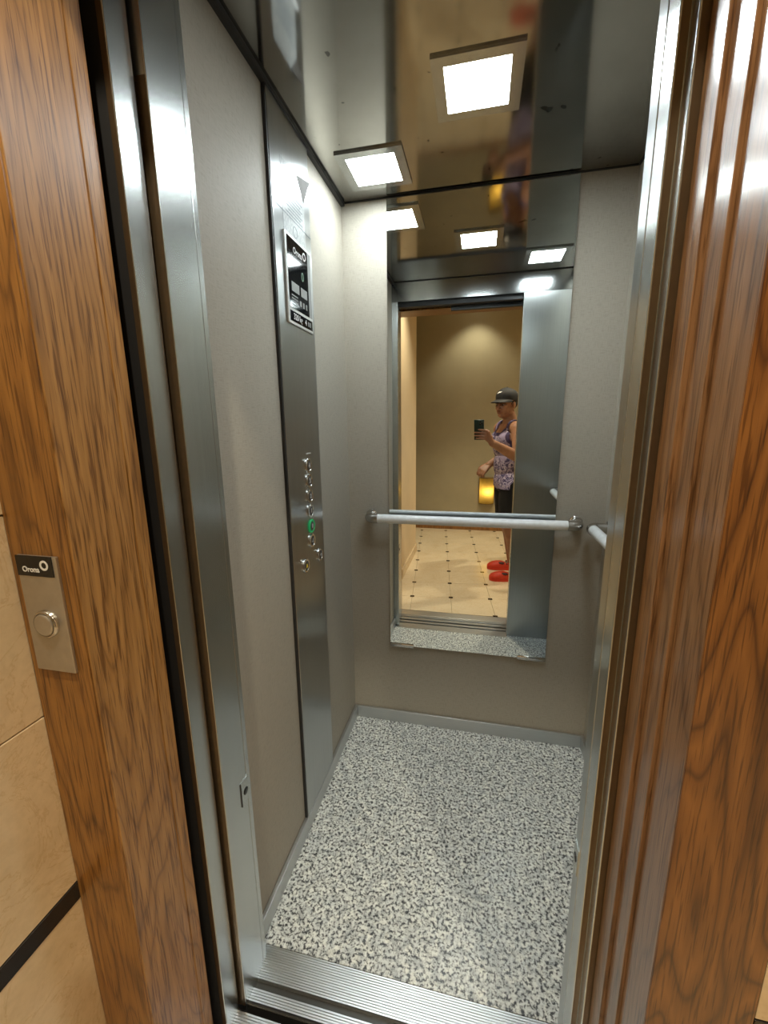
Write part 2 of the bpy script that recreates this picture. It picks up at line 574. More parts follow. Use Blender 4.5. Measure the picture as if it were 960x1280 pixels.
# ------------------------------------------------------------------ oak casing round the landing door
cl = struct(box('trim_10', -0.104, 0.0, -1.243, -1.109, -0.012, 2.03, M['wood_reveal_lit'], bev=0.0015), 'varnished oak door casing on the call button side')
box('face_board', -0.104, -0.002, -1.2455, -1.2432, -0.012, 2.03, M['wood_face'], cl)
box('moulding_strip', 0.0, 0.0016, -1.135, -1.109, -0.012, 2.03, M['wood_reveal_lit'], cl, bev=0.001)
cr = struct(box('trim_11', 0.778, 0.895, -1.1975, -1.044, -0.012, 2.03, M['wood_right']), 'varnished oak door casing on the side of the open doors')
box('moulding_strip', 0.765, 0.777, -1.087, -1.044, -0.012, 2.03, M['wood_strip_sheen'], cr, bev=0.001)
box('moulding_strip', 0.771, 0.777, -1.130, -1.0875, -0.012, 2.03, M['wood_strip_sheen'], cr, bev=0.001)
box('moulding_strip', 0.776, 0.7779, -1.1975, -1.1305, -0.012, 2.03, M['wood_strip_sheen'], cr, bev=0.0006)
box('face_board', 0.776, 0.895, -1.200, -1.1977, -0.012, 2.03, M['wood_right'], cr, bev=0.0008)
struct(box('trim_12', -0.104, 0.895, -1.243, -1.095, 2.03, 2.16, M['wood_face'], bev=0.0015), 'varnished oak head casing above the landing door')

# ------------------------------------------------------------------ hall
fh = struct(box('floor_hall', -1.6, HALL_RIGHT + 0.1, HALL_BACK - 0.1, -1.1985, -0.06, -0.0125, M['grout']), 'cream marble tiled hall floor with small dark square inlays')
TH, TS = -0.0965, 0.3045
er = Vector((math.cos(TH), math.sin(TH)))
ec = Vector((math.sin(TH), -math.cos(TH)))
O2 = Vector((0.046, -1.451))
def clip(poly, axis, lim, keep_less):
    out = []
    for i in range(len(poly)):
        a, b = poly[i], poly[(i + 1) % len(poly)]
        ia = (a[axis] <= lim) == keep_less
        ib = (b[axis] <= lim) == keep_less
        if ia:
            out.append(a)
        if ia != ib:
            k = (lim - a[axis]) / (b[axis] - a[axis])
            out.append((a[0] + (b[0] - a[0]) * k, a[1] + (b[1] - a[1]) * k))
    return out
def tile_piece(name, poly, z, m):
    for ax, lim, less in ((1, -1.2005, True), (1, HALL_BACK + 0.001, False), (0, HALL_RIGHT - 0.001, True), (0, -1.5, False)):
        if len(poly) >= 3:
            poly = clip(poly, ax, lim, less)
    if len(poly) < 3:
        return
    ar = abs(sum(poly[i][0] * poly[(i + 1) % len(poly)][1] - poly[(i + 1) % len(poly)][0] * poly[i][1] for i in range(len(poly)))) / 2
    if ar < 1e-4:
        return
    cx = sum(q[0] for q in poly) / len(poly)
    cy = sum(q[1] for q in poly) / len(poly)
    if cx < HALL_LEFT - 0.14 and cy > HALL_CORNER + 0.14:
        return
    if name == 'inlay' and cx < HALL_LEFT and cy > HALL_CORNER:
        return
    bm = bmesh.new()
    top = [bm.verts.new((x, y, z)) for x, y in poly]
    bot = [bm.verts.new((x, y, -0.012)) for x, y in poly]
    bm.faces.new(top)
    for i in range(len(poly)):
        j = (i + 1) % len(poly)
        bm.faces.new((top[i], bot[i], bot[j], top[j]))
    link(name, bm, m, fh)
g = 0.0012
c0 = 0.0165
for i in range(-6, 8):
    for j in range(-2, 9):
        p = O2 + er * (i * TS) + ec * (j * TS)
        def q(a, b):
            v = p + er * a + ec * b
            return (v.x, v.y)
        a0, a1 = g, TS - g
        k = c0 + g
        tile_piece('tile', [q(k, a0), q(a1 - c0, a0), q(a1 - c0, k), q(a1, k), q(a1, a1 - c0), q(a1 - c0, a1 - c0), q(a1 - c0, a1), q(k, a1), q(k, a1 - c0), q(a0, a1 - c0), q(a0, k), q(k, k)] if False else [q(k, a0), q(a1 - c0, a0), q(a1, k), q(a1, a1 - c0), q(a1 - c0, a1), q(k, a1), q(a0, a1 - c0), q(a0, k)], -0.001, M['tile'])
        tile_piece('inlay', [q(-c0, 0), q(0, -c0), q(c0, 0), q(0, c0)] if False else [q(-c0, -c0), q(c0, -c0), q(c0, c0), q(-c0, c0)], -0.0004, M['inlay'])

# left hall wall: marble slabs near the door, cream plaster beyond
wl = struct(box('wall_hall_left', HALL_LEFT - 0.25, HALL_LEFT - 0.016, -1.80, -1.10, -0.0115, HALL_TOP, M['hall_cream']), 'cream marble clad side wall of the hall beside the oak casing')
rows = [(0.0, 0.5685), (0.605, 0.918), (0.920, 1.233), (1.235, 1.548), (1.550, 1.863), (1.865, 2.178), (2.18, 2.49), (2.492, 2.74)]
for i, (z0, z1) in enumerate(rows):
    for (y0, y1) in ((-1.52, -1.244), (-1.80, -1.522)):
        box('slab', HALL_LEFT - 0.0155, HALL_LEFT + random.uniform(-0.0006, 0.0006), y0, y1, z0, z1, M['marble_wall'], wl, bev=0.0012)
for (y0, y1) in ((-1.52, -1.244), (-1.80, -1.522)):
    s = box('border_strip', HALL_LEFT - 0.0155, HALL_LEFT + 0.001, y0, y1, 0.570, 0.6035, M['marble_dark'], wl, bev=0.0008)
s['label'] = 'dark brown marble border strip'
struct(box('wall_hall_side', HALL_LEFT - 0.25, HALL_LEFT - 0.004, HALL_CORNER, -1.801, -0.0115, HALL_TOP, M['hall_cream']), 'pale cream plaster side wall of the hall ending at a corner')
struct(box('baseboard_hall_left', HALL_LEFT - 0.004, HALL_LEFT + 0.010, HALL_CORNER, -1.801, 0.0, 0.085, M['marble_wall'], bev=0.002), 'low cream marble skirting on the hall side wall')
struct(box('wall_hall_back', -1.6, HALL_RIGHT + 0.1, HALL_BACK - 0.1, HALL_BACK, -0.0115, HALL_TOP, M['hall_wall']), 'olive beige textured back wall of the hall')
struct(box('baseboard_hall_back', -1.5, HALL_RIGHT, HALL_BACK, HALL_BACK + 0.012, 0.0, 0.05, M['wood_face'], bev=0.002), 'low brown skirting on the hall back wall')
struct(box('wall_hall_right', HALL_RIGHT, HALL_RIGHT + 0.1, HALL_BACK, -1.10, -0.0115, HALL_TOP, M['hall_cream']), 'cream plaster wall closing the hall')
struct(box('wall_hall_far', -1.6, -1.5, HALL_BACK, HALL_CORNER, -0.0115, HALL_TOP, M['hall_cream']), 'cream plaster wall at the end of the side passage')
struct(box('wall_hall_passage', -1.6, HALL_LEFT - 0.25, HALL_CORNER, HALL_CORNER + 0.1, -0.0115, HALL_TOP, M['hall_cream']), 'cream plaster wall of the side passage')
wr = struct(box('wall_hall_front', 0.896, HALL_RIGHT, -1.186, -1.05, -0.0115, HALL_TOP, M['hall_cream']), 'cream marble clad wall beside the oak casing of the open doors')
for z0, z1 in rows:
    for (x0, x1) in ((0.897, 1.20), (1.202, 1.57), (1.572, HALL_RIGHT - 0.001)):
        box('slab', x0, x1, -1.198, -1.1865, z0, z1, M['marble_wall'], wr, bev=0.0012)
for (x0, x1) in ((0.897, 1.20), (1.202, 1.57), (1.572, HALL_RIGHT - 0.001)):
    box('border_strip', x0, x1, -1.199, -1.1865, 0.570, 0.6035, M['marble_dark'], wr, bev=0.0008)
struct(box('wall_hall_head', HALL_LEFT - 0.015, 0.896, -1.20, -1.05, 2.161, HALL_TOP, M['hall_cream']), 'cream wall above the oak head casing')
struct(box('ceiling_hall', -1.6, HALL_RIGHT + 0.1, HALL_BACK - 0.1, -1.05, HALL_TOP, HALL_TOP + 0.06, M['hall_ceiling']), 'white plaster hall ceiling')

# ------------------------------------------------------------------ hall lamps
def downlight(x, y, label, power=HALL_SPOT, angle=110):
    r = empty('downlight', (x, y, HALL_TOP))
    tag(r, label, 'light', 'hall ceiling downlights')
    bm = bmesh.new()
    disc_stack(bm, (x, y, HALL_TOP), (0, 0, -1), [(0.058, 0.0), (0.058, 0.005), (0.052, 0.008), (0.044, 0.008), (0.040, 0.003)], 28)
    link('bezel', bm, M['lamp_frame'], r, True)
    lathe('lens', (x, y, HALL_TOP - 0.0035), (0, 0, -1), [(0.039, 0.0), (0.039, 0.001), (0.02, 0.0015)], M['hall_led'], r)
    ld = bpy.data.lights.new('downlight_bulb', 'SPOT')
    ld.energy = power
    ld.color = WARM
    ld.spot_size = math.radians(angle)
    ld.spot_blend = 0.7
    ld.shadow_soft_size = 0.035
    lo = bpy.data.objects.new('downlight_bulb', ld)
    COL.objects.link(lo)
    lo.parent = r
    lo.location = (0, 0, -0.03)
    return r
downlight(0.30, -1.72, 'round warm hall downlight in front of the lift door')
downlight(0.46, -3.42, 'round warm hall downlight close to the back wall', HALL_SPOT * 0.35, 100)
downlight(1.35, -2.30, 'round warm hall downlight on the right half of the ceiling')

def sconce():
    cx, z0, z1 = 0.635, 0.362, 0.676
    y = HALL_BACK
    r = empty('wall_sconce', (cx, y, z0))
    tag(r, 'glowing amber half-round glass wall lamp low on the hall back wall', 'lamp')
    box('backplate', cx - 0.095, cx + 0.095, y, y + 0.012, z0 - 0.01, z1 + 0.01, M['brass'], r, bev=0.002)
    bm = bmesh.new()
    seg = 16
    for (rr, za, zb, m) in ((0.088, z0, z1, None),):
        ring0, ring1 = [], []
        for k in range(seg + 1):
            a = math.pi * k / seg
            ring0.append(bm.verts.new((cx + rr * math.cos(a), y + 0.012 + rr * math.sin(a), za)))
            ring1.append(bm.verts.new((cx + rr * math.cos(a), y + 0.012 + rr * math.sin(a), zb)))
        for k in range(seg):
            bm.faces.new((ring0[k], ring0[k + 1], ring1[k + 1], ring1[k]))
        bm.faces.new(ring0)
        bm.faces.new(ring1)
    link('shade', bm, M['amber'], r, True)
    ld = bpy.data.lights.new('sconce_bulb', 'POINT')
    ld.energy = SCONCE_W
    ld.color = (1.0, 0.80, 0.42)
    ld.shadow_soft_size = 0.02
    lo = bpy.data.objects.new('sconce_bulb', ld)
    COL.objects.link(lo)
    lo.parent = r
    lo.location = (0.01, 0.055, 0.15)
    for z in (z0 - 0.008, z1):
        bm = bmesh.new()
        ra, rb = [], []
        for k in range(seg + 1):
            a = math.pi * k / seg
            ra.append(bm.verts.new((cx + 0.093 * math.cos(a), y + 0.012 + 0.093 * math.sin(a), z)))
            rb.append(bm.verts.new((cx + 0.093 * math.cos(a), y + 0.012 + 0.093 * math.sin(a), z + 0.008)))
        for k in range(seg):
            bm.faces.new((ra[k], ra[k + 1], rb[k + 1], rb[k]))
        bm.faces.new(ra)
        bm.faces.new(rb)
        link('rim', bm, M['brass'], r)
sconce()

# ------------------------------------------------------------------ cabin ceiling lights
def cabin_light(cx, cy, label):
    r = empty('ceiling_light', (cx, cy, H))
    tag(r, label, 'light', 'square cabin ceiling lights')
    ho, hi, zt = 0.104, 0.0755, H - 0.006
    bm = bmesh.new()
    o_t = [bm.verts.new((cx + a * ho, cy + b * ho, H)) for a, b in ((-1, -1), (1, -1), (1, 1), (-1, 1))]
    o_b = [bm.verts.new((cx + a * ho, cy + b * ho, zt)) for a, b in ((-1, -1), (1, -1), (1, 1), (-1, 1))]
    i_b = [bm.verts.new((cx + a * hi, cy + b * hi, zt)) for a, b in ((-1, -1), (1, -1), (1, 1), (-1, 1))]
    i_t = [bm.verts.new((cx + a * hi, cy + b * hi, H)) for a, b in ((-1, -1), (1, -1), (1, 1), (-1, 1))]
    for k in range(4):
        j = (k + 1) % 4
        for A, B in ((o_t, o_b), (o_b, i_b), (i_b, i_t)):
            bm.faces.new((A[k], A[j], B[j], B[k]))
    link('frame', bm, M['lamp_frame'], r)
    box('diffuser', cx - hi, cx + hi, cy - hi, cy + hi, zt + 0.0008, zt + 0.005, M['led'], r)
    return r
cabin_light(0.175, -0.182, 'square white LED ceiling light in the corner above the control panel')
cabin_light(0.497, -0.455, 'square white LED ceiling light in the middle of the cabin ceiling')
cabin_light(0.820, -0.730, 'square white LED ceiling light above the wide steel door panel')

# ------------------------------------------------------------------ mirror
def mirror():
    x0, x1, z0, z1 = 0.1735, 0.8235, 0.388, H - 0.008
    r = empty('wall_mirror', ((x0 + x1) / 2, -0.002, z0))
    tag(r, 'tall frameless mirror on the back wall above the skirting', 'mirror')
    box('backing', x0 + 0.001, x1 - 0.001, -0.003, -0.0005, z0, z1, M['black'], r)
    box('glass', x0, x1, -0.008, -0.0031, z0, z1, M['mirror'], r)
    for a, b in ((x0 - 0.001, x0 + 0.104), (x1 - 0.110, x1 + 0.001)):
        bm = bmesh.new()
        add_box(bm, a, b, -0.012, 0.0, z0 - 0.006, z0 - 0.0005, 0.0008)
        add_box(bm, a, b, -0.012, -0.0085, z0 - 0.003, z0 + 0.010, 0.0008)
        link('mirror_clip', bm, M['chrome'], r, True)
mirror()

# ------------------------------------------------------------------ handrails
def handrail(a, b, wall_dir, label):
    """a, b ends of the tube; wall_dir points from tube to the wall"""
    a, b, wd_ = Vector(a), Vector(b), Vector(wall_dir)
    d = (b - a).normalized()
    r = empty('handrail', (a + b) / 2 + wd_)
    tag(r, label, 'handrail', 'cabin handrails')
    L = 0.036
    bm = bmesh.new()
    tube(bm, [a + d * L, b - d * L], 0.0185, 24)
    link('grip_tube', bm, M['rail'], r, True)
    for p, s in ((a, d), (b, -d)):
        bm = bmesh.new()
        pts = [p + s * (L + 0.002)]
        cr_ = 0.020
        c = p + s * (cr_) + wd_.normalized() * cr_
        for k in range(7):
            t_ = math.pi / 2 * k / 6
            pts.append(c - wd_.normalized() * cr_ * math.cos(t_) - s * cr_ * math.sin(t_))
        pts.append(p + wd_ * 0.995)
        tube(bm, pts, 0.0205, 24)
        link('end_elbow', bm, M['chrome'], r, True)
        lathe('wall_flange', p + wd_, -wd_, [(0.026, 0.0), (0.026, 0.004), (0.022, 0.007)], M['chrome'], r)
handrail((0.098, -0.058, 0.973), (0.897, -0.058, 0.973), (0, 0.058, 0), 'white handrail with chrome ends across the mirror')
handrail((W - 0.058, -0.052, 0.966), (W - 0.058, -0.84, 0.966), (0.058, 0, 0), 'white handrail with chrome ends on the side wall')

# ------------------------------------------------------------------ control panel on the left wall
RY, UZ = Vector((0, 1, 0)), Vector((0, 0, 1))      # reading direction on the left wall: +y is to the right
def control_panel():
    r = empty('control_panel', (0, -0.475, 0.06))
    tag(r, 'full-height brushed steel lift control panel with floor buttons and display', 'control panel')
    box('faceplate', 0.0003, 0.010, -0.592, -0.345, 0.057, H - 0.0125, M['steel_panel'], r, bev=0.0012)
    box('side_gap_strip', 0.0003, 0.0085, -0.599, -0.5925, 0.057, H - 0.0125, M['rubber'], r)  # black strip draws the dark of the open gap beside the faceplate
    X = 0.010
    # display
    y0, y1, z0, z1 = -0.545, -0.371, 1.624, 1.852
    du = box('display_unit', X, X + 0.006, y0, y1, z0, z1, plain('satin_bezel', (0.78, 0.79, 0.78), 0.42, 0.7), r, bev=0.002)
    sx = X + 0.0062
    sc_ = box('screen', sx - 0.002, sx + 0.0006, y0 + 0.010, y1 - 0.028, z0 + 0.043, z1 - 0.008, M['black_gloss'], du)
    box('screen_edge', sx - 0.002, sx + 0.0004, y1 - 0.0275, y1 - 0.006, z0 + 0.043, z1 - 0.008, M['print_grey'], du)
    box('capacity_strip', sx - 0.002, sx + 0.0006, y0 + 0.010, y1 - 0.008, z0 + 0.008, z0 + 0.035, M['black_gloss'], du)
    pw, pg = M['print_white'], M['print_grey']
    q = sx + 0.0008
    text_mesh('logo_text', 'Orona', 0.022, (q, -0.468, 1.818), RY, UZ, pw, du, 0.0002, 0.0004)
    ring_mesh('logo_ring', (q, -0.423, 1.824), RY, UZ, 0.007, 0.0112, 0, 2 * math.pi, pw, du, 0.0003)
    text_mesh('floor_digit', '0', 0.034, (q, -0.44, 1.765), RY, UZ, plain('dim_green', (0.02, 0.12, 0.05), 0.4), du, 0.0002)
    box('pictogram', q - 0.0006, q, -0.518, -0.468, 1.711, 1.735, pg, du)
    box('pictogram', q - 0.0006, q, -0.456, -0.412, 1.711, 1.735, pg, du)
    for k in range(4):
        box('speaker_slot', q - 0.0006, q, -0.520, -0.480, 1.699 - k * 0.008, 1.702 - k * 0.008, pg, du)
    for yy in (-0.466, -0.445, -0.425):
        box('pictogram', q - 0.0006, q, yy, yy + 0.010, 1.682, 1.697, pg, du)
    text_mesh('capacity_text', '320 kg', 0.022, (q, -0.485, 1.6455), RY, UZ, pw, du, 0.0002, 0.0003)
    text_mesh('capacity_text', '4', 0.022, (q, -0.430, 1.6455), RY, UZ, pw, du, 0.0002, 0.0003)
    for yy in (-0.413, -0.400):
        box('capacity_text', q - 0.0004, q, yy, yy + 0.007, 1.639, 1.652, pg, du)
    # buttons
    green = emit('green_ring', (0.03, 0.55, 0.18), 0.16)
    amber = plain('yellow_symbol', (0.75, 0.55, 0.05), 0.4)
    btn_face = plain('button_face', (0.10, 0.10, 0.098), 0.35, 0.6)
    green.node_tree.nodes['Principled BSDF'].inputs['Base Color'].default_value = (0.02, 0.30, 0.09, 1)
    def button(y, z, s, sym=M['print_white'], ring=M['chrome'], big=False):
        rr = 0.0225
        b = lathe('button', (X, y, z), (1, 0, 0), [(rr, 0.0), (rr, 0.004), (rr - 0.002, 0.006), (rr - 0.006, 0.006), (rr - 0.007, 0.0035), (0.0, 0.0035)], ring, r)
        lathe('button_cap', (X + 0.0036, y, z), (1, 0, 0), [(rr - 0.0075, 0.0), (rr - 0.0078, 0.0018), (rr - 0.009, 0.0024), (0.0, 0.0024)], btn_face if not big else green, b)
        if s:
            text_mesh('button_symbol', s, 0.019, (X + 0.0064, y, z), RY, UZ, sym, b, 0.0003, 0.0006)
        return b
    for z, s in ((1.226, '4'), (1.178, '3'), (1.130, '2'), (1.082, '1'), (0.984, '-1')):
        button(-0.455, z, s)
    g_ = button(-0.452, 1.032, '0', ring=green)
    g_['label'] = 'lit green floor button'
    b1 = button(-0.391, 0.917, '')
    text_mesh('button_symbol', '<>', 0.015, (X + 0.0064, -0.391, 0.917), RY, UZ, M['print_white'], b1, 0.0003, 0.0006)
    b2 = button(-0.511, 0.918, '')
    b2['label'] = 'alarm button with yellow bell'
    bm = bmesh.new()
    disc_stack(bm, (X + 0.0064, -0.511, 0.912), (0, 0, 1), [(0.0075, 0.0), (0.006, 0.003), (0.005, 0.008), (0.003, 0.011), (0.0, 0.012)], 14)
    for v in bm.verts:
        v.co.x = X + 0.0064 + (v.co.x - X - 0.0064) * 0.1
    link('button_symbol', bm, amber, b2, True)
    box('engraved_mark', X + 0.0001, X + 0.0004, -0.462, -0.425, 1.262, 1.2645, M['print_white'], r)
control_panel()

def notice_sticker():
    X = 0.0102
    r = empty('notice_sticker', (X, -0.455, 1.856))
    tag(r, 'peeling whitish notice sticker above the display of the control panel', 'sticker')
    m, t, b = mat('sticker_film')
    b.inputs['Base Color'].default_value = (0.62, 0.66, 0.66, 1)
    b.inputs['Roughness'].default_value = 0.22
    nn = noise(t, position(t, (1, 40, 14)), 6, 3, 0.7)
    t.links.new(ramp(t, nn, [(0.4, (0.48, 0.52, 0.53)), (0.6, (0.72, 0.75, 0.74))]), b.inputs['Base Color'])
    y0, y1, z0, z1 = -0.536, -0.392, 1.857, 2.032
    bm = bmesh.new()
    random.seed(9)
    pts = [(y0, z0), (y1, z0), (y1, z1 - 0.055), (y1 - 0.045, z1 - 0.004)]
    n = 9
    for k in range(n):
        pts.append((y1 - 0.052 - (y1 - y0 - 0.052) * (k + 1) / n * 0.99, z1 - 0.004 + (0.004 if k % 2 else -0.003)))
    va = [bm.verts.new((X, y, z)) for y, z in pts]
    vb = [bm.verts.new((X + 0.0003, y, z)) for y, z in pts]
    bm.faces.new(va[::-1])
    bm.faces.new(vb)
    for k in range(len(pts)):
        j = (k + 1) % len(pts)
        bm.faces.new((va[k], va[j], vb[j], vb[k]))
    link('film', bm, m, r)
    # folded corner curling off the panel
    bm = bmesh.new()
    a = bm.verts.new((X + 0.0004, y1 - 0.045, z1 - 0.004))
    b_ = bm.verts.new((X + 0.0004, y1, z1 - 0.055))
    c = bm.verts.new((X + 0.014, y1 + 0.018, z1 + 0.003))
    d = [bm.verts.new(v.co + Vector((0.0005, 0, 0))) for v in (a, b_, c)]
    bm.faces.new((a, b_, c))
    bm.faces.new(d[::-1])
    for i, j in ((0, 1), (1, 2), (2, 0)):
        s = (a, b_, c)
        bm.faces.new((s[i], s[j], d[j], d[i]))
    o = link('folded_corner', bm, plain('sticker_back', (0.20, 0.19, 0.175), 0.6), r)
    ink = plain('sticker_ink', (0.20, 0.24, 0.26), 0.5)
    for k in range(8):
        z = 1.958 - k * 0.0085
        box('printed_line', X + 0.0002, X + 0.0006, y0 + 0.022 + 0.006 * (k % 3), y1 - 0.014 - 0.012 * (k % 2), z, z + 0.0028, ink, r)
    ring_mesh('oval_stamp', (X + 0.0003, -0.462, 1.874), RY, UZ, 0.0125, 0.0145, 0, 2 * math.pi, ink, r, 0.0003)
    st = r.children[-1]
    for v in st.data.vertices:
        v.co.y = (v.co.y + 0.007) * 2.6 - 0.007
notice_sticker()

# photo cells in the two door posts
def photocell(x, y, z, sgn, label):
    r = empty('door_sensor', (x, y, z))
    tag(r, label, 'sensor', 'door sensors')
    box('cover', x, x + sgn * 0.0015, y - 0.013, y + 0.014, z - 0.030, z + 0.030, M['steel'], r)
    if sgn > 0:
        box('cover_edge', x, x + sgn * 0.0018, y - 0.0150, y - 0.0132, z - 0.030, z + 0.030, M['rubber'], r)
    lathe('lens', (x + sgn * 0.0014, y + 0.003, z - 0.002), (sgn, 0, 0), [(0.0085, 0.0), (0.0085, 0.001), (0.007, 0.0016), (0, 0.0016)], M['black_gloss'], r, 18)
photocell(OPEN_L, -0.966, 0.536, 1, 'small door sensor with black lens in the left steel post')
photocell(OPEN_R, -0.955, 0.52, -1, 'small door sensor with black lens in the wide panel edge')

# ------------------------------------------------------------------ call panel on the oak casing
def call_panel():
    Y = -1.2455
    x0, x1, z0, z1 = -0.0895, -0.0215, 1.006, 1.180
    r = empty('call_panel', ((x0 + x1) / 2, Y, z0))
    tag(r, 'steel lift call plate with round button on the oak casing', 'call button')
    plate = plain('call_plate_satin', (0.50, 0.47, 0.42), 0.38, 0.85)
    box('plate', x0, x1, Y - 0.005, Y, z0, z1, plate, r, bev=0.001)
    lab = box('name_label', x0 - 0.0002, x1 - 0.006, Y - 0.0058, Y - 0.0048, z1 - 0.029, z1 + 0.0003, M['black_gloss'], r)
    RX = Vector((1, 0, 0))
    f = Y - 0.0059
    text_mesh('logo_text', 'Orona', 0.0108, (-0.0655, f, z1 - 0.0195), RX, UZ, M['print_white'], lab, 0.0002, 0.0003)
    ring_mesh('logo_ring', (-0.0415, f, z1 - 0.0125), RX, UZ, 0.0042, 0.0072, 0, 2 * math.pi, M['print_white'], lab, 0.0003)
    b = lathe('push_button', (-0.0545, Y - 0.005, 1.081), (0, -1, 0), [(0.0205, 0.0), (0.0205, 0.003), (0.0195, 0.005), (0.0175, 0.006), (0.0165, 0.0045), (0.0, 0.0045)], M['chrome'], r, 32)
    lathe('button_cap', (-0.0545, Y - 0.0096, 1.081), (0, -1, 0), [(0.016, 0.0), (0.016, 0.002), (0.0145, 0.0032), (0.0, 0.0034)], plate, b, 32)
call_panel()
#PERSON
# ------------------------------------------------------------------ the person with the phone, standing in the hall
def ph(u, v, w):
    """point in the phone's own frame: u right, v up, w towards the mirror"""
    return CAM + CAM_R * u + CAM_U * v + CAM_F * w

def frame(angle):
    f = Vector((-math.cos(angle), math.sin(angle), 0))
    return f, Vector((f.y, -f.x, 0)), Vector((0, 0, 1))      # facing, person's right, up

def ell(bm, c, rx, ry, rz, angle=0.0, tilt=0.0, sub=3):
    """ellipsoid: rx along facing, ry along the person's right, rz up"""
    f, r, u = frame(angle)
    R3 = Matrix((f, r, u)).transposed()
    if tilt:
        R3 = Matrix.Rotation(tilt, 3, r) @ R3
    mtx = Matrix.Translation(Vector(c)) @ R3.to_4x4() @ Matrix.Diagonal((rx, ry, rz, 1))
    b2 = bmesh.new()
    bmesh.ops.create_icosphere(b2, subdivisions=sub, radius=1.0, matrix=mtx)
    bmesh.ops.recalc_face_normals(b2, faces=b2.faces)
    merge(bm, b2)

def limb(bm, pts, rads):
    """tapered limb with a ball at each joint"""
    for i in range(len(pts) - 1):
        a, b = Vector(pts[i]), Vector(pts[i + 1])
        b2 = bmesh.new()
        tube(b2, [a, b], [rads[i], rads[i + 1]], 18)
        bmesh.ops.recalc_face_normals(b2, faces=b2.faces)
        merge(bm, b2)
    for p, r in zip(pts, rads):
        b2 = bmesh.new()
        bmesh.ops.create_icosphere(b2, subdivisions=2, radius=r, matrix=Matrix.Translation(Vector(p)))
        merge(bm, b2)

def fuse(bm, voxel, smooth_it, fac=0.5):
    """one continuous skin over overlapping volumes"""
    me = bpy.data.meshes.new('fuse_tmp')
    bm.to_mesh(me)
    bm.free()
    o = bpy.data.objects.new('fuse_tmp', me)
    COL.objects.link(o)
    md = o.modifiers.new('r', 'REMESH')
    md.mode = 'VOXEL'
    md.voxel_size = voxel
    md.use_smooth_shade = True
    s = o.modifiers.new('s', 'SMOOTH')
    s.factor = fac
    s.iterations = smooth_it
    dg = bpy.context.evaluated_depsgraph_get()
    out = bpy.data.meshes.new_from_object(o.evaluated_get(dg))
    bpy.data.objects.remove(o)
    bpy.data.meshes.remove(me)
    return out

A_HIP, A_CHEST, A_HEAD = math.radians(12), math.radians(24), math.radians(50)
PEL = Vector((0.785, -2.10, 0.86))
CHE = Vector((0.768, -2.10, 1.18))
HEAD = Vector((0.735, -2.075, 1.505))
fC, rC, _u = frame(A_CHEST)
fH, rH, _u = frame(A_HIP)
fE, rE, _u = frame(A_HEAD)
SHR = CHE + rC * 0.160 + Vector((0, 0, 0.115))
SHL = CHE - rC * 0.160 + Vector((0, 0, 0.115))
WRR = ph(0.085, -0.165, -0.030)
ELR = Vector((0.835, -1.845, 1.075))
ELL = Vector((0.765, -2.365, 1.055))
WRL = Vector((0.615, -2.25, 0.975))

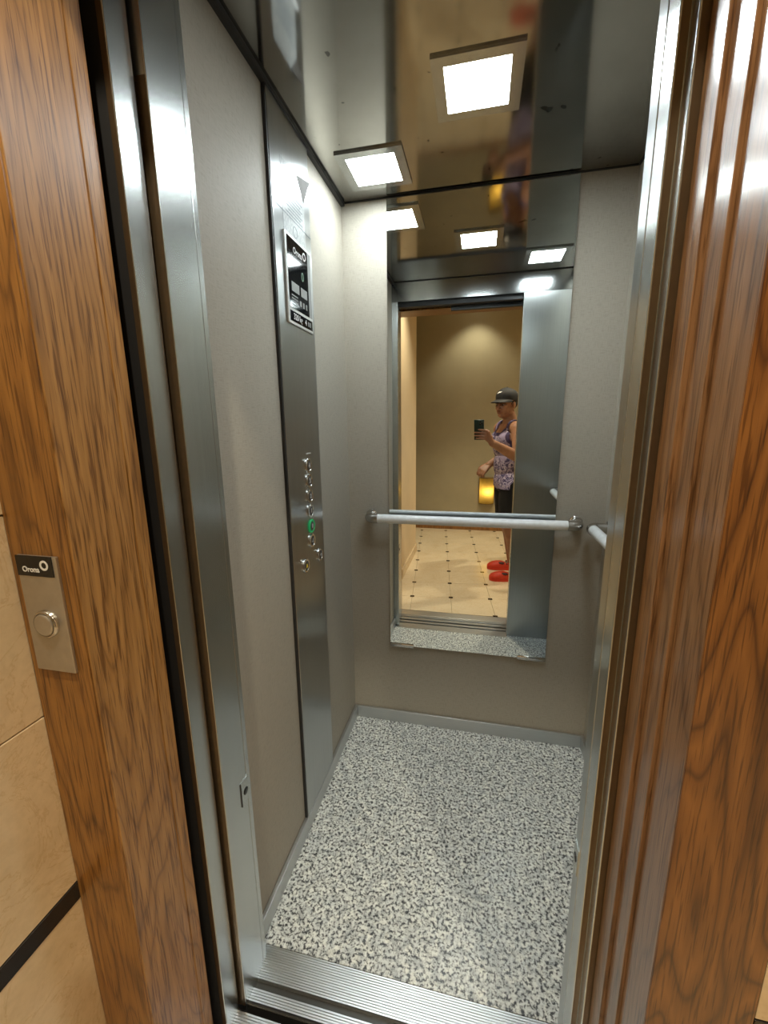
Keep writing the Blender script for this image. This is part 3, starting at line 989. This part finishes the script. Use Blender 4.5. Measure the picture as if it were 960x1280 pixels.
def build_person():
    root = empty('person', (0.80, -2.10, 0.0))
    tag(root, 'person in black cap, lavender tank top, black shorts and red clogs holding up a phone', 'person')
    bm = bmesh.new()
    Z = Vector((0, 0, 1))
    # trunk
    ell(bm, PEL, 0.105, 0.155, 0.12, A_HIP)
    ell(bm, PEL.lerp(CHE, 0.45) + fC * 0.005, 0.100, 0.140, 0.17, (A_HIP + A_CHEST) / 2)
    ell(bm, CHE, 0.112, 0.158, 0.17, A_CHEST)
    ell(bm, CHE + fC * 0.030 + rC * 0.065 + Z * 0.03, 0.085, 0.085, 0.075, A_CHEST)
    ell(bm, CHE + fC * 0.030 - rC * 0.065 + Z * 0.03, 0.085, 0.085, 0.075, A_CHEST)
    ell(bm, CHE + Z * 0.125 - fC * 0.012, 0.075, 0.150, 0.050, A_CHEST)
    # neck and head
    limb(bm, [CHE + Z * 0.12 - fC * 0.01, CHE + Z * 0.20 - fC * 0.005, HEAD - Z * 0.055 - fE * 0.015], [0.066, 0.056, 0.054])
    ell(bm, HEAD + Z * 0.022 - fE * 0.012, 0.098, 0.074, 0.098, A_HEAD)
    ell(bm, HEAD - Z * 0.045 + fE * 0.022, 0.068, 0.060, 0.078, A_HEAD)
    ell(bm, HEAD - Z * 0.098 + fE * 0.052, 0.030, 0.032, 0.020, A_HEAD)          # chin
    for s in (-1, 1):
        ell(bm, HEAD - Z * 0.070 + fE * 0.010 + rE * (0.046 * s), 0.035, 0.018, 0.026, A_HEAD)   # jaw corner
        ell(bm, HEAD - Z * 0.022 + fE * 0.062 + rE * (0.036 * s), 0.020, 0.020, 0.018, A_HEAD)   # cheekbone
        ell(bm, HEAD + Z * 0.004 + fE * 0.074 + rE * (0.026 * s), 0.012, 0.022, 0.008, A_HEAD)   # brow
        e = HEAD - Z * 0.018 - fE * 0.008 + rE * (0.076 * s)
        ell(bm, e, 0.017, 0.008, 0.031, A_HEAD, sub=2)                                            # ear
        ell(bm, e - Z * 0.022 + fE * 0.004, 0.009, 0.006, 0.011, A_HEAD, sub=2)
    limb(bm, [HEAD - Z * 0.004 + fE * 0.083, HEAD - Z * 0.026 + fE * 0.104, HEAD - Z * 0.044 + fE * 0.115], [0.0095, 0.0115, 0.0145])  # nose
    for s in (-1, 1):
        ell(bm, HEAD - Z * 0.047 + fE * 0.098 + rE * (0.013 * s), 0.013, 0.010, 0.009, A_HEAD, sub=2)
    ell(bm, HEAD - Z * 0.068 + fE * 0.086, 0.014, 0.025, 0.0075, A_HEAD, sub=2)   # lips
    ell(bm, HEAD - Z * 0.081 + fE * 0.083, 0.014, 0.021, 0.0085, A_HEAD, sub=2)
    # arms
    limb(bm, [CHE + rC * 0.09 + Z * 0.125, SHR, SHR.lerp(ELR, 0.35) , ELR, ELR.lerp(WRR, 0.3), WRR], [0.058, 0.060, 0.053, 0.042, 0.043, 0.029])
    limb(bm, [CHE - rC * 0.09 + Z * 0.125, SHL, SHL.lerp(ELL, 0.35), ELL, ELL.lerp(WRL, 0.3), WRL], [0.058, 0.060, 0.053, 0.042, 0.042, 0.029])
    # right hand round the phone
    for k, (v, tip, r0) in enumerate(((-0.056, -0.012, 0.0082), (-0.079, -0.042, 0.0086), (-0.102, -0.042, 0.0082), (-0.123, -0.032, 0.0074))):
        mcp = ph(0.046, v - 0.010, -0.010)
        limb(bm, [ph(0.066, v * 0.6 - 0.075, -0.020), mcp], [0.014, 0.0125])
        limb(bm, [mcp, ph(0.034, v - 0.003, 0.0050), ph(0.006, v + 0.001, 0.0050), ph(tip, v + 0.002, 0.0036)], [0.0105, r0 * 1.04, r0, r0 * 0.86])
    limb(bm, [ph(0.056, -0.078, -0.014), ph(0.060, -0.118, -0.018), WRR], [0.017, 0.021, 0.027])
    limb(bm, [ph(0.072, -0.115, -0.018), ph(0.066, -0.142, -0.024), WRR], [0.019, 0.021, 0.027])
    limb(bm, [ph(0.064, -0.140, -0.030), ph(0.050, -0.112, -0.035), ph(0.030, -0.088, -0.0265), ph(0.010, -0.072, -0.0238)], [0.017, 0.0135, 0.0110, 0.0092])
    # left hand, loosely curled
    hd = (Vector((0.560, -2.205, 0.925)) - WRL).normalized()
    side = Vector((0.35, 0.55, -0.45))
    side = (side - hd * side.dot(hd)).normalized()
    nrm = hd.cross(side).normalized()
    if nrm.z > 0:
        nrm = -nrm
    for k in range(4):
        o_ = side * (-0.033 + 0.022 * k)
        L = (0.92, 1.0, 0.95, 0.78)[k]
        mcp = WRL + hd * 0.082 + o_
        limb(bm, [WRL + hd * 0.01 + o_ * 0.45, mcp], [0.020, 0.0125])
        a = mcp + (hd * 0.034 + nrm * 0.020) * L
        b = a + (hd * 0.004 + nrm * 0.026) * L
        c = b + (nrm * 0.012 - hd * 0.016) * L
        limb(bm, [mcp, a, b, c], [0.0105, 0.0090, 0.0083, 0.0075])
    th = WRL + hd * 0.030 - side * 0.026
    limb(bm, [th, th - side * 0.022 + hd * 0.026 + nrm * 0.010, th - side * 0.020 + hd * 0.056 + nrm * 0.024, th - side * 0.008 + hd * 0.074 + nrm * 0.034], [0.017, 0.0135, 0.011, 0.0088])
    # legs
    HR, HL = PEL + rH * 0.088 - Z * 0.03, PEL - rH * 0.088 - Z * 0.03
    KR, KL = Vector((0.800, -1.985, 0.465)), Vector((0.785, -2.235, 0.465))
    AR, AL = Vector((0.868, -1.960, 0.085)), Vector((0.855, -2.250, 0.085))
    for hip, kn, an in ((HR, KR, AR), (HL, KL, AL)):
        limb(bm, [hip, hip.lerp(kn, 0.45), kn, kn.lerp(an, 0.28) + Vector((0.016, 0, 0)), kn.lerp(an, 0.7), an], [0.088, 0.076, 0.054, 0.054, 0.038, 0.036])
        ell(bm, an + Vector((-0.060, 0, -0.045)), 0.105, 0.040, 0.030, 0.0)
    me = fuse(bm, 0.0036, 5)
    skin, t, b = mat('tan_skin')
    nn = noise(t, position(t), 18, 3)
    t.links.new(ramp(t, nn, [(0.3, (0.27, 0.13, 0.075)), (0.7, (0.35, 0.18, 0.105))]), b.inputs['Base Color'])
    b.inputs['Roughness'].default_value = 0.45
    b.inputs['Subsurface Weight'].default_value = 0.08
    b.inputs['Subsurface Radius'].default_value = (0.02, 0.008, 0.004)

    # ---- clothing cut from the body's own surface and lifted off it
    def cloth(name, test, lift, mats, matfun=None, smooth_it=8, hem=0.004):
        src = bmesh.new()
        src.from_mesh(me)
        src.normal_update()
        dele = [f for f in src.faces if not test(f.calc_center_median(), f.normal)]
        bmesh.ops.delete(src, geom=dele, context='FACES')
        bmesh.ops.delete(src, geom=[v for v in src.verts if not v.link_faces], context='VERTS')
        seen, best = set(), []
        for v0 in src.verts:                       # keep the largest island only
            if v0 in seen:
                continue
            stack, isl = [v0], []
            seen.add(v0)
            while stack:
                v = stack.pop()
                isl.append(v)
                for e in v.link_edges:
                    o2 = e.other_vert(v)
                    if o2 not in seen:
                        seen.add(o2)
                        stack.append(o2)
            if len(isl) > len(best):
                best = isl
        keep = set(best)
        bmesh.ops.delete(src, geom=[v for v in src.verts if v not in keep], context='VERTS')
        src.normal_update()
        nv = {v: v.normal.copy() for v in src.verts}
        for v in src.verts:
            v.co += nv[v] * (lift(v.co) if callable(lift) else lift)
        for _ in range(smooth_it):
            bmesh.ops.smooth_vert(src, verts=src.verts, factor=0.5, use_axis_x=True, use_axis_y=True, use_axis_z=True)
        src.normal_update()
        if matfun:
            for f in src.faces:
                f.material_index = matfun(f.calc_center_median())
        bnd = [e for e in src.edges if e.is_boundary]
        ext = bmesh.ops.extrude_edge_only(src, edges=bnd)
        for v in [x for x in ext['geom'] if isinstance(x, bmesh.types.BMVert)]:
            nn_ = Vector((0, 0, 0))
            for e in v.link_edges:
                o2 = e.other_vert(v)
                nn_ += o2.normal
            if nn_.length > 0:
                v.co -= nn_.normalized() * hem
        o = link(name, src, mats, root, True)
        return o

    def loc(p, c, r, f):
        d = p - c
        return d.dot(f), d.dot(r), d.z
    def arm_excl(side_v):
        # lateral limit of the vest: narrow straps at the shoulder, full width below the armpit
        return None
    NECK = CHE + Z * 0.185
    def in_vest(p, n):
        a, l, h = loc(p, CHE, rC, fC)
        if p.z < 0.80 or h > 0.20:
            return False
        t_ = (h - (-0.02)) / 0.16
        lim = 0.168 if t_ < 0 else 0.168 - 0.052 * min(1, t_) ** 0.7
        if abs(l) > lim:
            return False
        if abs(a) > 0.16:
            return False
        # keep arms out
        for (s, e, w_) in ((SHR, ELR, WRR), (SHL, ELL, WRL)):
            for u0, u1 in ((s, e), (e, w_)):
                ax = u1 - u0
                k = max(0.0, min(1.0, (p - u0).dot(ax) / ax.length_squared))
                if h < 0.03 and (p - (u0 + ax * k)).length < 0.060 and abs(l) > 0.125 and k > 0.12:
                    return False
        # round neck opening, a little lower at the front
        if math.hypot((a - 0.022) / 0.088, l / 0.074) < 1 and h > 0.085:
            return False
        if h > 0.192:
            return False
        return True
    def vest_trim(p):
        a, l, h = loc(p, CHE, rC, fC)
        if h > 0.060 and a > -0.14 and math.hypot((a - 0.022) / 0.088, l / 0.074) < 1.30 and (h > 0.10 or a > 0.03):
            return 1
        if min((p - SHR).length, (p - SHL).length) < 0.078:
            return 1
        t_ = (h + 0.02) / 0.16
        if t_ >= -0.30 and abs(l) > 0.168 - 0.052 * max(0, min(1, t_)) ** 0.7 - 0.012:
            return 1
        return 0
    vest, t, b = mat('lavender_print_fabric')
    v = position(t)
    n1 = noise(t, v, 34, 3, 0.6, 1.2)
    n2 = noise(t, v, 7, 2, 0.5)
    pat = ramp(t, n1, [(0.45, (0.05, 0.04, 0.11)), (0.48, (0.28, 0.235, 0.36)), (0.54, (0.28, 0.235, 0.36)), (0.62, (0.50, 0.46, 0.56))])
    msk = ramp(t, n2, [(0.38, (0, 0, 0)), (0.44, (1, 1, 1))])
    t.links.new(mixc(t, msk, (0.29, 0.24, 0.37), pat), b.inputs['Base Color'])
    b.inputs['Roughness'].default_value = 0.8
    trim = plain('dark_purple_trim', (0.045, 0.03, 0.085), 0.8)
    cloth('tank_top', in_vest, lambda c: 0.010 + 0.010 * max(0, min(1, (1.15 - c.z) / 0.3)), [vest, trim], vest_trim, 10)

    def in_shorts(p, n):
        if p.z > 0.895 or p.z < 0.50:
            return False
        d = p - PEL
        # hands and forearms are elsewhere: keep only what is close to hips and thighs
        if p.z > 0.78:
            return abs(d.dot(rH)) < 0.20 and abs(d.dot(fH)) < 0.15
        for hip, kn in ((HR, KR), (HL, KL)):
            ax = kn - hip
            k = max(0.0, min(1.0, (p - hip).dot(ax) / ax.length_squared))
            if (p - (hip + ax * k)).length < 0.115:
                return True
        return False
    black_cloth = plain('black_jersey', (0.003, 0.003, 0.0035), 0.9)
    cloth('shorts', in_shorts, lambda c: 0.012 + 0.020 * max(0, min(1, (0.80 - c.z) / 0.3)), black_cloth, None, 10)
    link('body', None, skin, root, True, me=me)

    # ---- hair below the cap
    hair = plain('dark_hair', (0.014, 0.010, 0.008), 0.7)
    bm = bmesh.new()
    ell(bm, HEAD + Z * 0.012 - fE * 0.022, 0.094, 0.0765, 0.075, A_HEAD)
    hm = bmesh.new()
    merge(hm, bm)
    dele = []
    for f in hm.faces:
        d = f.calc_center_median() - HEAD
        a = d.dot(fE)
        if d.z > 0.055 or d.z < -0.045 + 0.5 * max(0, a + 0.03) or a > 0.035:
            dele.append(f)
    bmesh.ops.delete(hm, geom=dele, context='FACES')
    bmesh.ops.solidify(hm, geom=list(hm.faces), thickness=0.004)
    link('hair', hm, hair, root, True)
    # ---- eyes and brows
    white = plain('eye_white', (0.6, 0.56, 0.52), 0.3)
    for s in (-1, 1):
        bm = bmesh.new()
        ell(bm, HEAD - Z * 0.017 + fE * 0.072 + rE * (0.031 * s), 0.0105, 0.0135, 0.0075, A_HEAD, sub=2)
        ey = link('eye', bm, white, root, True)
        bm = bmesh.new()
        ell(bm, HEAD - Z * 0.018 + fE * 0.0805 + rE * (0.030 * s), 0.0045, 0.0065, 0.0060, A_HEAD, sub=2)
        link('iris', bm, hair, ey, True)
        bm = bmesh.new()
        limb(bm, [HEAD + Z * 0.000 + fE * 0.088 + rE * (0.012 * s), HEAD + Z * 0.005 + fE * 0.084 + rE * (0.030 * s), HEAD + Z * 0.000 + fE * 0.073 + rE * (0.048 * s)], [0.0040, 0.0050, 0.0030])
        link('eyebrow', bm, hair, root, True)

    lipm = plain('lip_tone', (0.20, 0.075, 0.055), 0.5)
    for dz, da, w_, h_ in ((0.069, 0.0885, 0.023, 0.0048), (0.079, 0.0860, 0.019, 0.0055)):
        bm = bmesh.new()
        ell(bm, HEAD - Z * dz + fE * da, 0.012, w_, h_, A_HEAD, sub=3)
        link('lip', bm, lipm, root, True)
    # ---- cap
    capm = plain('black_cap_fabric', (0.006, 0.006, 0.007), 0.75)
    tiltax = rE
    bm = bmesh.new()
    cc = HEAD + Z * 0.037 - fE * 0.012
    rows, seg = 9, 32
    rings = []
    for i in range(rows):
        ph_ = (i / (rows - 1)) * math.pi / 2
        rr = math.cos(ph_)
        hh = math.sin(ph_)
        ring = []
        for k in range(seg):
            an = 2 * math.pi * k / seg
            a = math.cos(an)
            l = math.sin(an)
            front = 0.012 * max(0, a) * math.sin(2 * ph_)
            ring.append(bm.verts.new(cc + fE * (0.108 * rr * a + front) + rE * (0.084 * rr * l) + Z * (0.091 * hh ** 0.9 + 0.004 * math.cos(an) - (0.013 if i == 0 else 0.002))) if i < rows - 1 else None)
        rings.append(ring)
    top = bm.verts.new(cc + Z * 0.091)
    for i in range(rows - 2):
        for k in range(seg):
            q = (k + 1) % seg
            bm.faces.new((rings[i][k], rings[i][q], rings[i + 1][q], rings[i + 1][k]))
    for k in range(seg):
        bm.faces.new((rings[rows - 2][k], rings[rows - 2][(k + 1) % seg], top))
    bmesh.ops.recalc_face_normals(bm, faces=bm.faces)
    bmesh.ops.solidify(bm, geom=list(bm.faces), thickness=0.003)
    cap = link('cap', bm, capm, root, True)
    lathe('crown_button', top.co if False else cc + Z * 0.0905, (0, 0, 1), [(0.007, 0), (0.006, 0.003), (0, 0.0045)], capm, cap, 12)
    # brim: curved plate
    bm = bmesh.new()
    nu, nv_ = 14, 6
    up_, dn_ = [], []
    for i in range(nu + 1):
        s = -1 + 2 * i / nu
        a_in = 0.104 * math.sqrt(max(0.0, 1 - (s * 0.93) ** 2))
        ru, rd = [], []
        for j in range(nv_ + 1):
            k = j / nv_
            ext = 0.082 * (1 - abs(s) ** 2.6) ** 0.55 * k
            p = cc + fE * (a_in + ext) + rE * (0.079 * s) + Z * (0.004 - 0.012 * s * s - 0.020 * k)
            ru.append(bm.verts.new(p + Z * 0.0015))
            rd.append(bm.verts.new(p - Z * 0.0015))
        up_.append(ru)
        dn_.append(rd)
    for i in range(nu):
        for j in range(nv_):
            bm.faces.new((up_[i][j], up_[i + 1][j], up_[i + 1][j + 1], up_[i][j + 1]))
            bm.faces.new((dn_[i][j], dn_[i][j + 1], dn_[i + 1][j + 1], dn_[i + 1][j]))
        bm.faces.new((up_[i][nv_], up_[i + 1][nv_], dn_[i + 1][nv_], dn_[i][nv_]))
        bm.faces.new((up_[i][0], dn_[i][0], dn_[i + 1][0], up_[i + 1][0]))
    for i in (0, nu):
        for j in range(nv_):
            bm.faces.new((up_[i][j], up_[i][j + 1], dn_[i][j + 1], dn_[i][j]))
    bmesh.ops.remove_doubles(bm, verts=bm.verts, dist=1e-5)
    link('brim', bm, plain('cap_brim_fabric', (0.011, 0.010, 0.010), 0.7), cap, True)
    # light emblem on the crown front: a slim leaping arc
    bm = bmesh.new()
    pts2 = [(-0.020, -0.004, 0.002), (-0.012, 0.002, 0.0045), (-0.002, 0.006, 0.005), (0.009, 0.005, 0.004), (0.018, 0.010, 0.0015)]
    low, upp = [], []
    for s, z, w in pts2:
        lat = s
        hgt = 0.052 + z
        for lst, dz in ((low, -w), (upp, w)):
            h_ = hgt + dz
            ang = math.asin(min(0.99, (h_ / 0.091) ** (1 / 0.9)))
            a = math.sqrt(max(0, 1 - (lat / (0.084 * math.cos(ang))) ** 2))
            lst.append(cc + fE * (0.108 * math.cos(ang) * a + 0.012 * a * math.sin(2 * ang) + 0.001) + rE * lat + Z * h_)
    va = [bm.verts.new(p) for p in low]
    vb = [bm.verts.new(p) for p in upp]
    vc = [bm.verts.new(p + fE * 0.002) for p in low]
    vd = [bm.verts.new(p + fE * 0.002) for p in upp]
    for k in range(len(va) - 1):
        bm.faces.new((va[k], va[k + 1], vb[k + 1], vb[k]))
        bm.faces.new((vc[k], vd[k], vd[k + 1], vc[k + 1]))
        bm.faces.new((va[k], vc[k], vc[k + 1], va[k + 1]))
        bm.faces.new((vb[k], vb[k + 1], vd[k + 1], vd[k]))
    bm.faces.new((va[0], vb[0], vd[0], vc[0]))
    bm.faces.new((va[-1], vc[-1], vd[-1], vb[-1]))
    link('cap_emblem', bm, plain('emblem_white', (0.8, 0.78, 0.74), 0.5), cap)

    piv = cc - wpos(root)
    rot = Matrix.Translation(piv) @ Matrix.Rotation(math.radians(-5), 4, rE) @ Matrix.Translation(-piv)
    for o_ in [cap] + list(cap.children):
        o_.data.transform(rot)
    # ---- clogs
    red = plain('red_foam', (0.62, 0.045, 0.015), 0.55)
    dark = plain('clog_dark', (0.06, 0.02, 0.02), 0.6)
    for an, yaw in ((AR, math.radians(4)), (AL, math.radians(2))):
        f = Vector((-math.cos(yaw), math.sin(yaw), 0))
        r = Vector((f.y, -f.x, 0))
        heel = Vector((an.x, an.y, 0)) - f * 0.055
        # sections from heel to toe: (along, half width, height, sole half width)
        sec = [(-0.004, 0.020, 0.050), (0.008, 0.036, 0.056), (0.05, 0.040, 0.058), (0.10, 0.042, 0.066), (0.15, 0.048, 0.078), (0.19, 0.052, 0.076), (0.225, 0.050, 0.066), (0.255, 0.040, 0.052), (0.272, 0.022, 0.036)]
        bm = bmesh.new()
        rings = []
        for x, w, h in sec:
            ring = []
            for k in range(16):
                a = 2 * math.pi * k / 16
                cx_, sx_ = math.cos(a), math.sin(a)
                zz = h * 0.45 + (h * 0.55) * sx_ if sx_ > 0 else h * 0.45 + (h * 0.45 - 0.001) * max(-1, sx_ * 1.5)
                sgn = 1 if cx_ >= 0 else -1
                ring.append(bm.verts.new(heel + f * x + r * (w * sgn * abs(cx_) ** 0.75) + Z * max(0.001, zz)))
            rings.append(ring)
        for a_, b_ in zip(rings, rings[1:]):
            for k in range(16):
                bm.faces.new((a_[k], a_[(k + 1) % 16], b_[(k + 1) % 16], b_[k]))
        bm.faces.new(rings[0][::-1])
        bm.faces.new(rings[-1])
        sh = link('clog', bm, red, root, True)
        # sole band
        bm = bmesh.new()
        lo_, hi_ = [], []
        out = [(x, w + 0.003) for x, w, h in sec]
        loop = [(x, w) for x, w in out] + [(x, -w) for x, w in reversed(out)]
        lo_ = [bm.verts.new(heel + f * x + r * w + Z * 0.0) for x, w in loop]
        hi_ = [bm.verts.new(heel + f * x + r * w + Z * 0.018) for x, w in loop]
        for k in range(len(loop)):
            j = (k + 1) % len(loop)
            bm.faces.new((lo_[k], lo_[j], hi_[j], hi_[k]))
        bm.faces.new(lo_[::-1])
        bm.faces.new(hi_)
        link('sole', bm, red, sh)
        # heel strap and rivet, vent holes, dark patch on the toe
        bm = bmesh.new()
        pts = []
        for k in range(11):
            a = math.pi * (k / 10)
            pts.append(heel + f * (0.095 - 0.105 * math.sin(a)) + r * (0.047 * math.cos(a)) + Z * (0.066 + 0.012 * math.sin(a)))
        tube(bm, pts, 0.006, 8)
        link('heel_strap', bm, red, sh, True)
        for s in (-1, 1):
            lathe('rivet', heel + f * 0.095 + r * (0.043 * s) + Z * 0.064, r * s, [(0.008, 0), (0.008, 0.004), (0, 0.006)], dark, sh, 12)
        for x, l_ in ((0.20, -0.022), (0.20, 0.0), (0.20, 0.022), (0.222, -0.012), (0.222, 0.012), (0.18, -0.012), (0.18, 0.012)):
            hz = 0.073 - max(0, x - 0.19) * 0.30 - abs(l_) * 0.25
            lathe('vent_hole', heel + f * x + r * l_ + Z * hz, (0, 0, 1), [(0.0055, -0.004), (0.0055, 0.0012)], dark, sh, 10)
        bm = bmesh.new()
        cpt = heel + f * 0.145 + r * 0.030 + Z * 0.064
        ell(bm, cpt, 0.030, 0.016, 0.012, -yaw, sub=2)
        link('side_patch', bm, dark, sh, True)
    return root
build_person()

def smartphone():
    r = empty('smartphone', ph(-0.010, -0.137, -0.007))
    tag(r, 'dark green smartphone held up in the right hand of the person', 'phone')
    def slab(name, u0, u1, v0, v1, w0, w1, material, parent, bev):
        bm = bmesh.new()
        add_box(bm, u0, u1, w0, w1, v0, v1, bev, 3)
        R3 = Matrix((CAM_R, CAM_F, CAM_U)).transposed().to_4x4()
        bmesh.ops.transform(bm, matrix=Matrix.Translation(CAM) @ R3, verts=bm.verts)
        return link(name, bm, material, parent, True)
    case = plain('dark_green_case', (0.012, 0.030, 0.024), 0.35)
    slab('case', -0.050, 0.026, -0.137, 0.020, -0.0135, -0.0045, case, r, 0.003)
    slab('screen', -0.047, 0.023, -0.134, 0.017, -0.0142, -0.0133, emit('phone_screen', (0.8, 0.75, 0.65), 0.35), r, 0.0003)
    ci = slab('camera_island', -0.018, 0.022, -0.026, 0.016, -0.0046, -0.0030, case, r, 0.0007)
    for u, v in ((0.0, 0.004), (0.0, -0.016), (0.013, -0.006)):
        lathe('lens', ph(u, v, -0.0031), CAM_F, [(0.0075, 0.0), (0.0075, 0.0012), (0.0062, 0.0014), (0.0058, 0.0008), (0.0, 0.0008)], M['chrome'] if False else plain('lens_ring', (0.25, 0.28, 0.27), 0.2, 1.0), ci, 18)
        lathe('lens_glass', ph(u, v, -0.0024), CAM_F, [(0.0055, 0.0), (0.0055, 0.0006), (0, 0.0008)], M['black_gloss'], ci, 18)
smartphone()
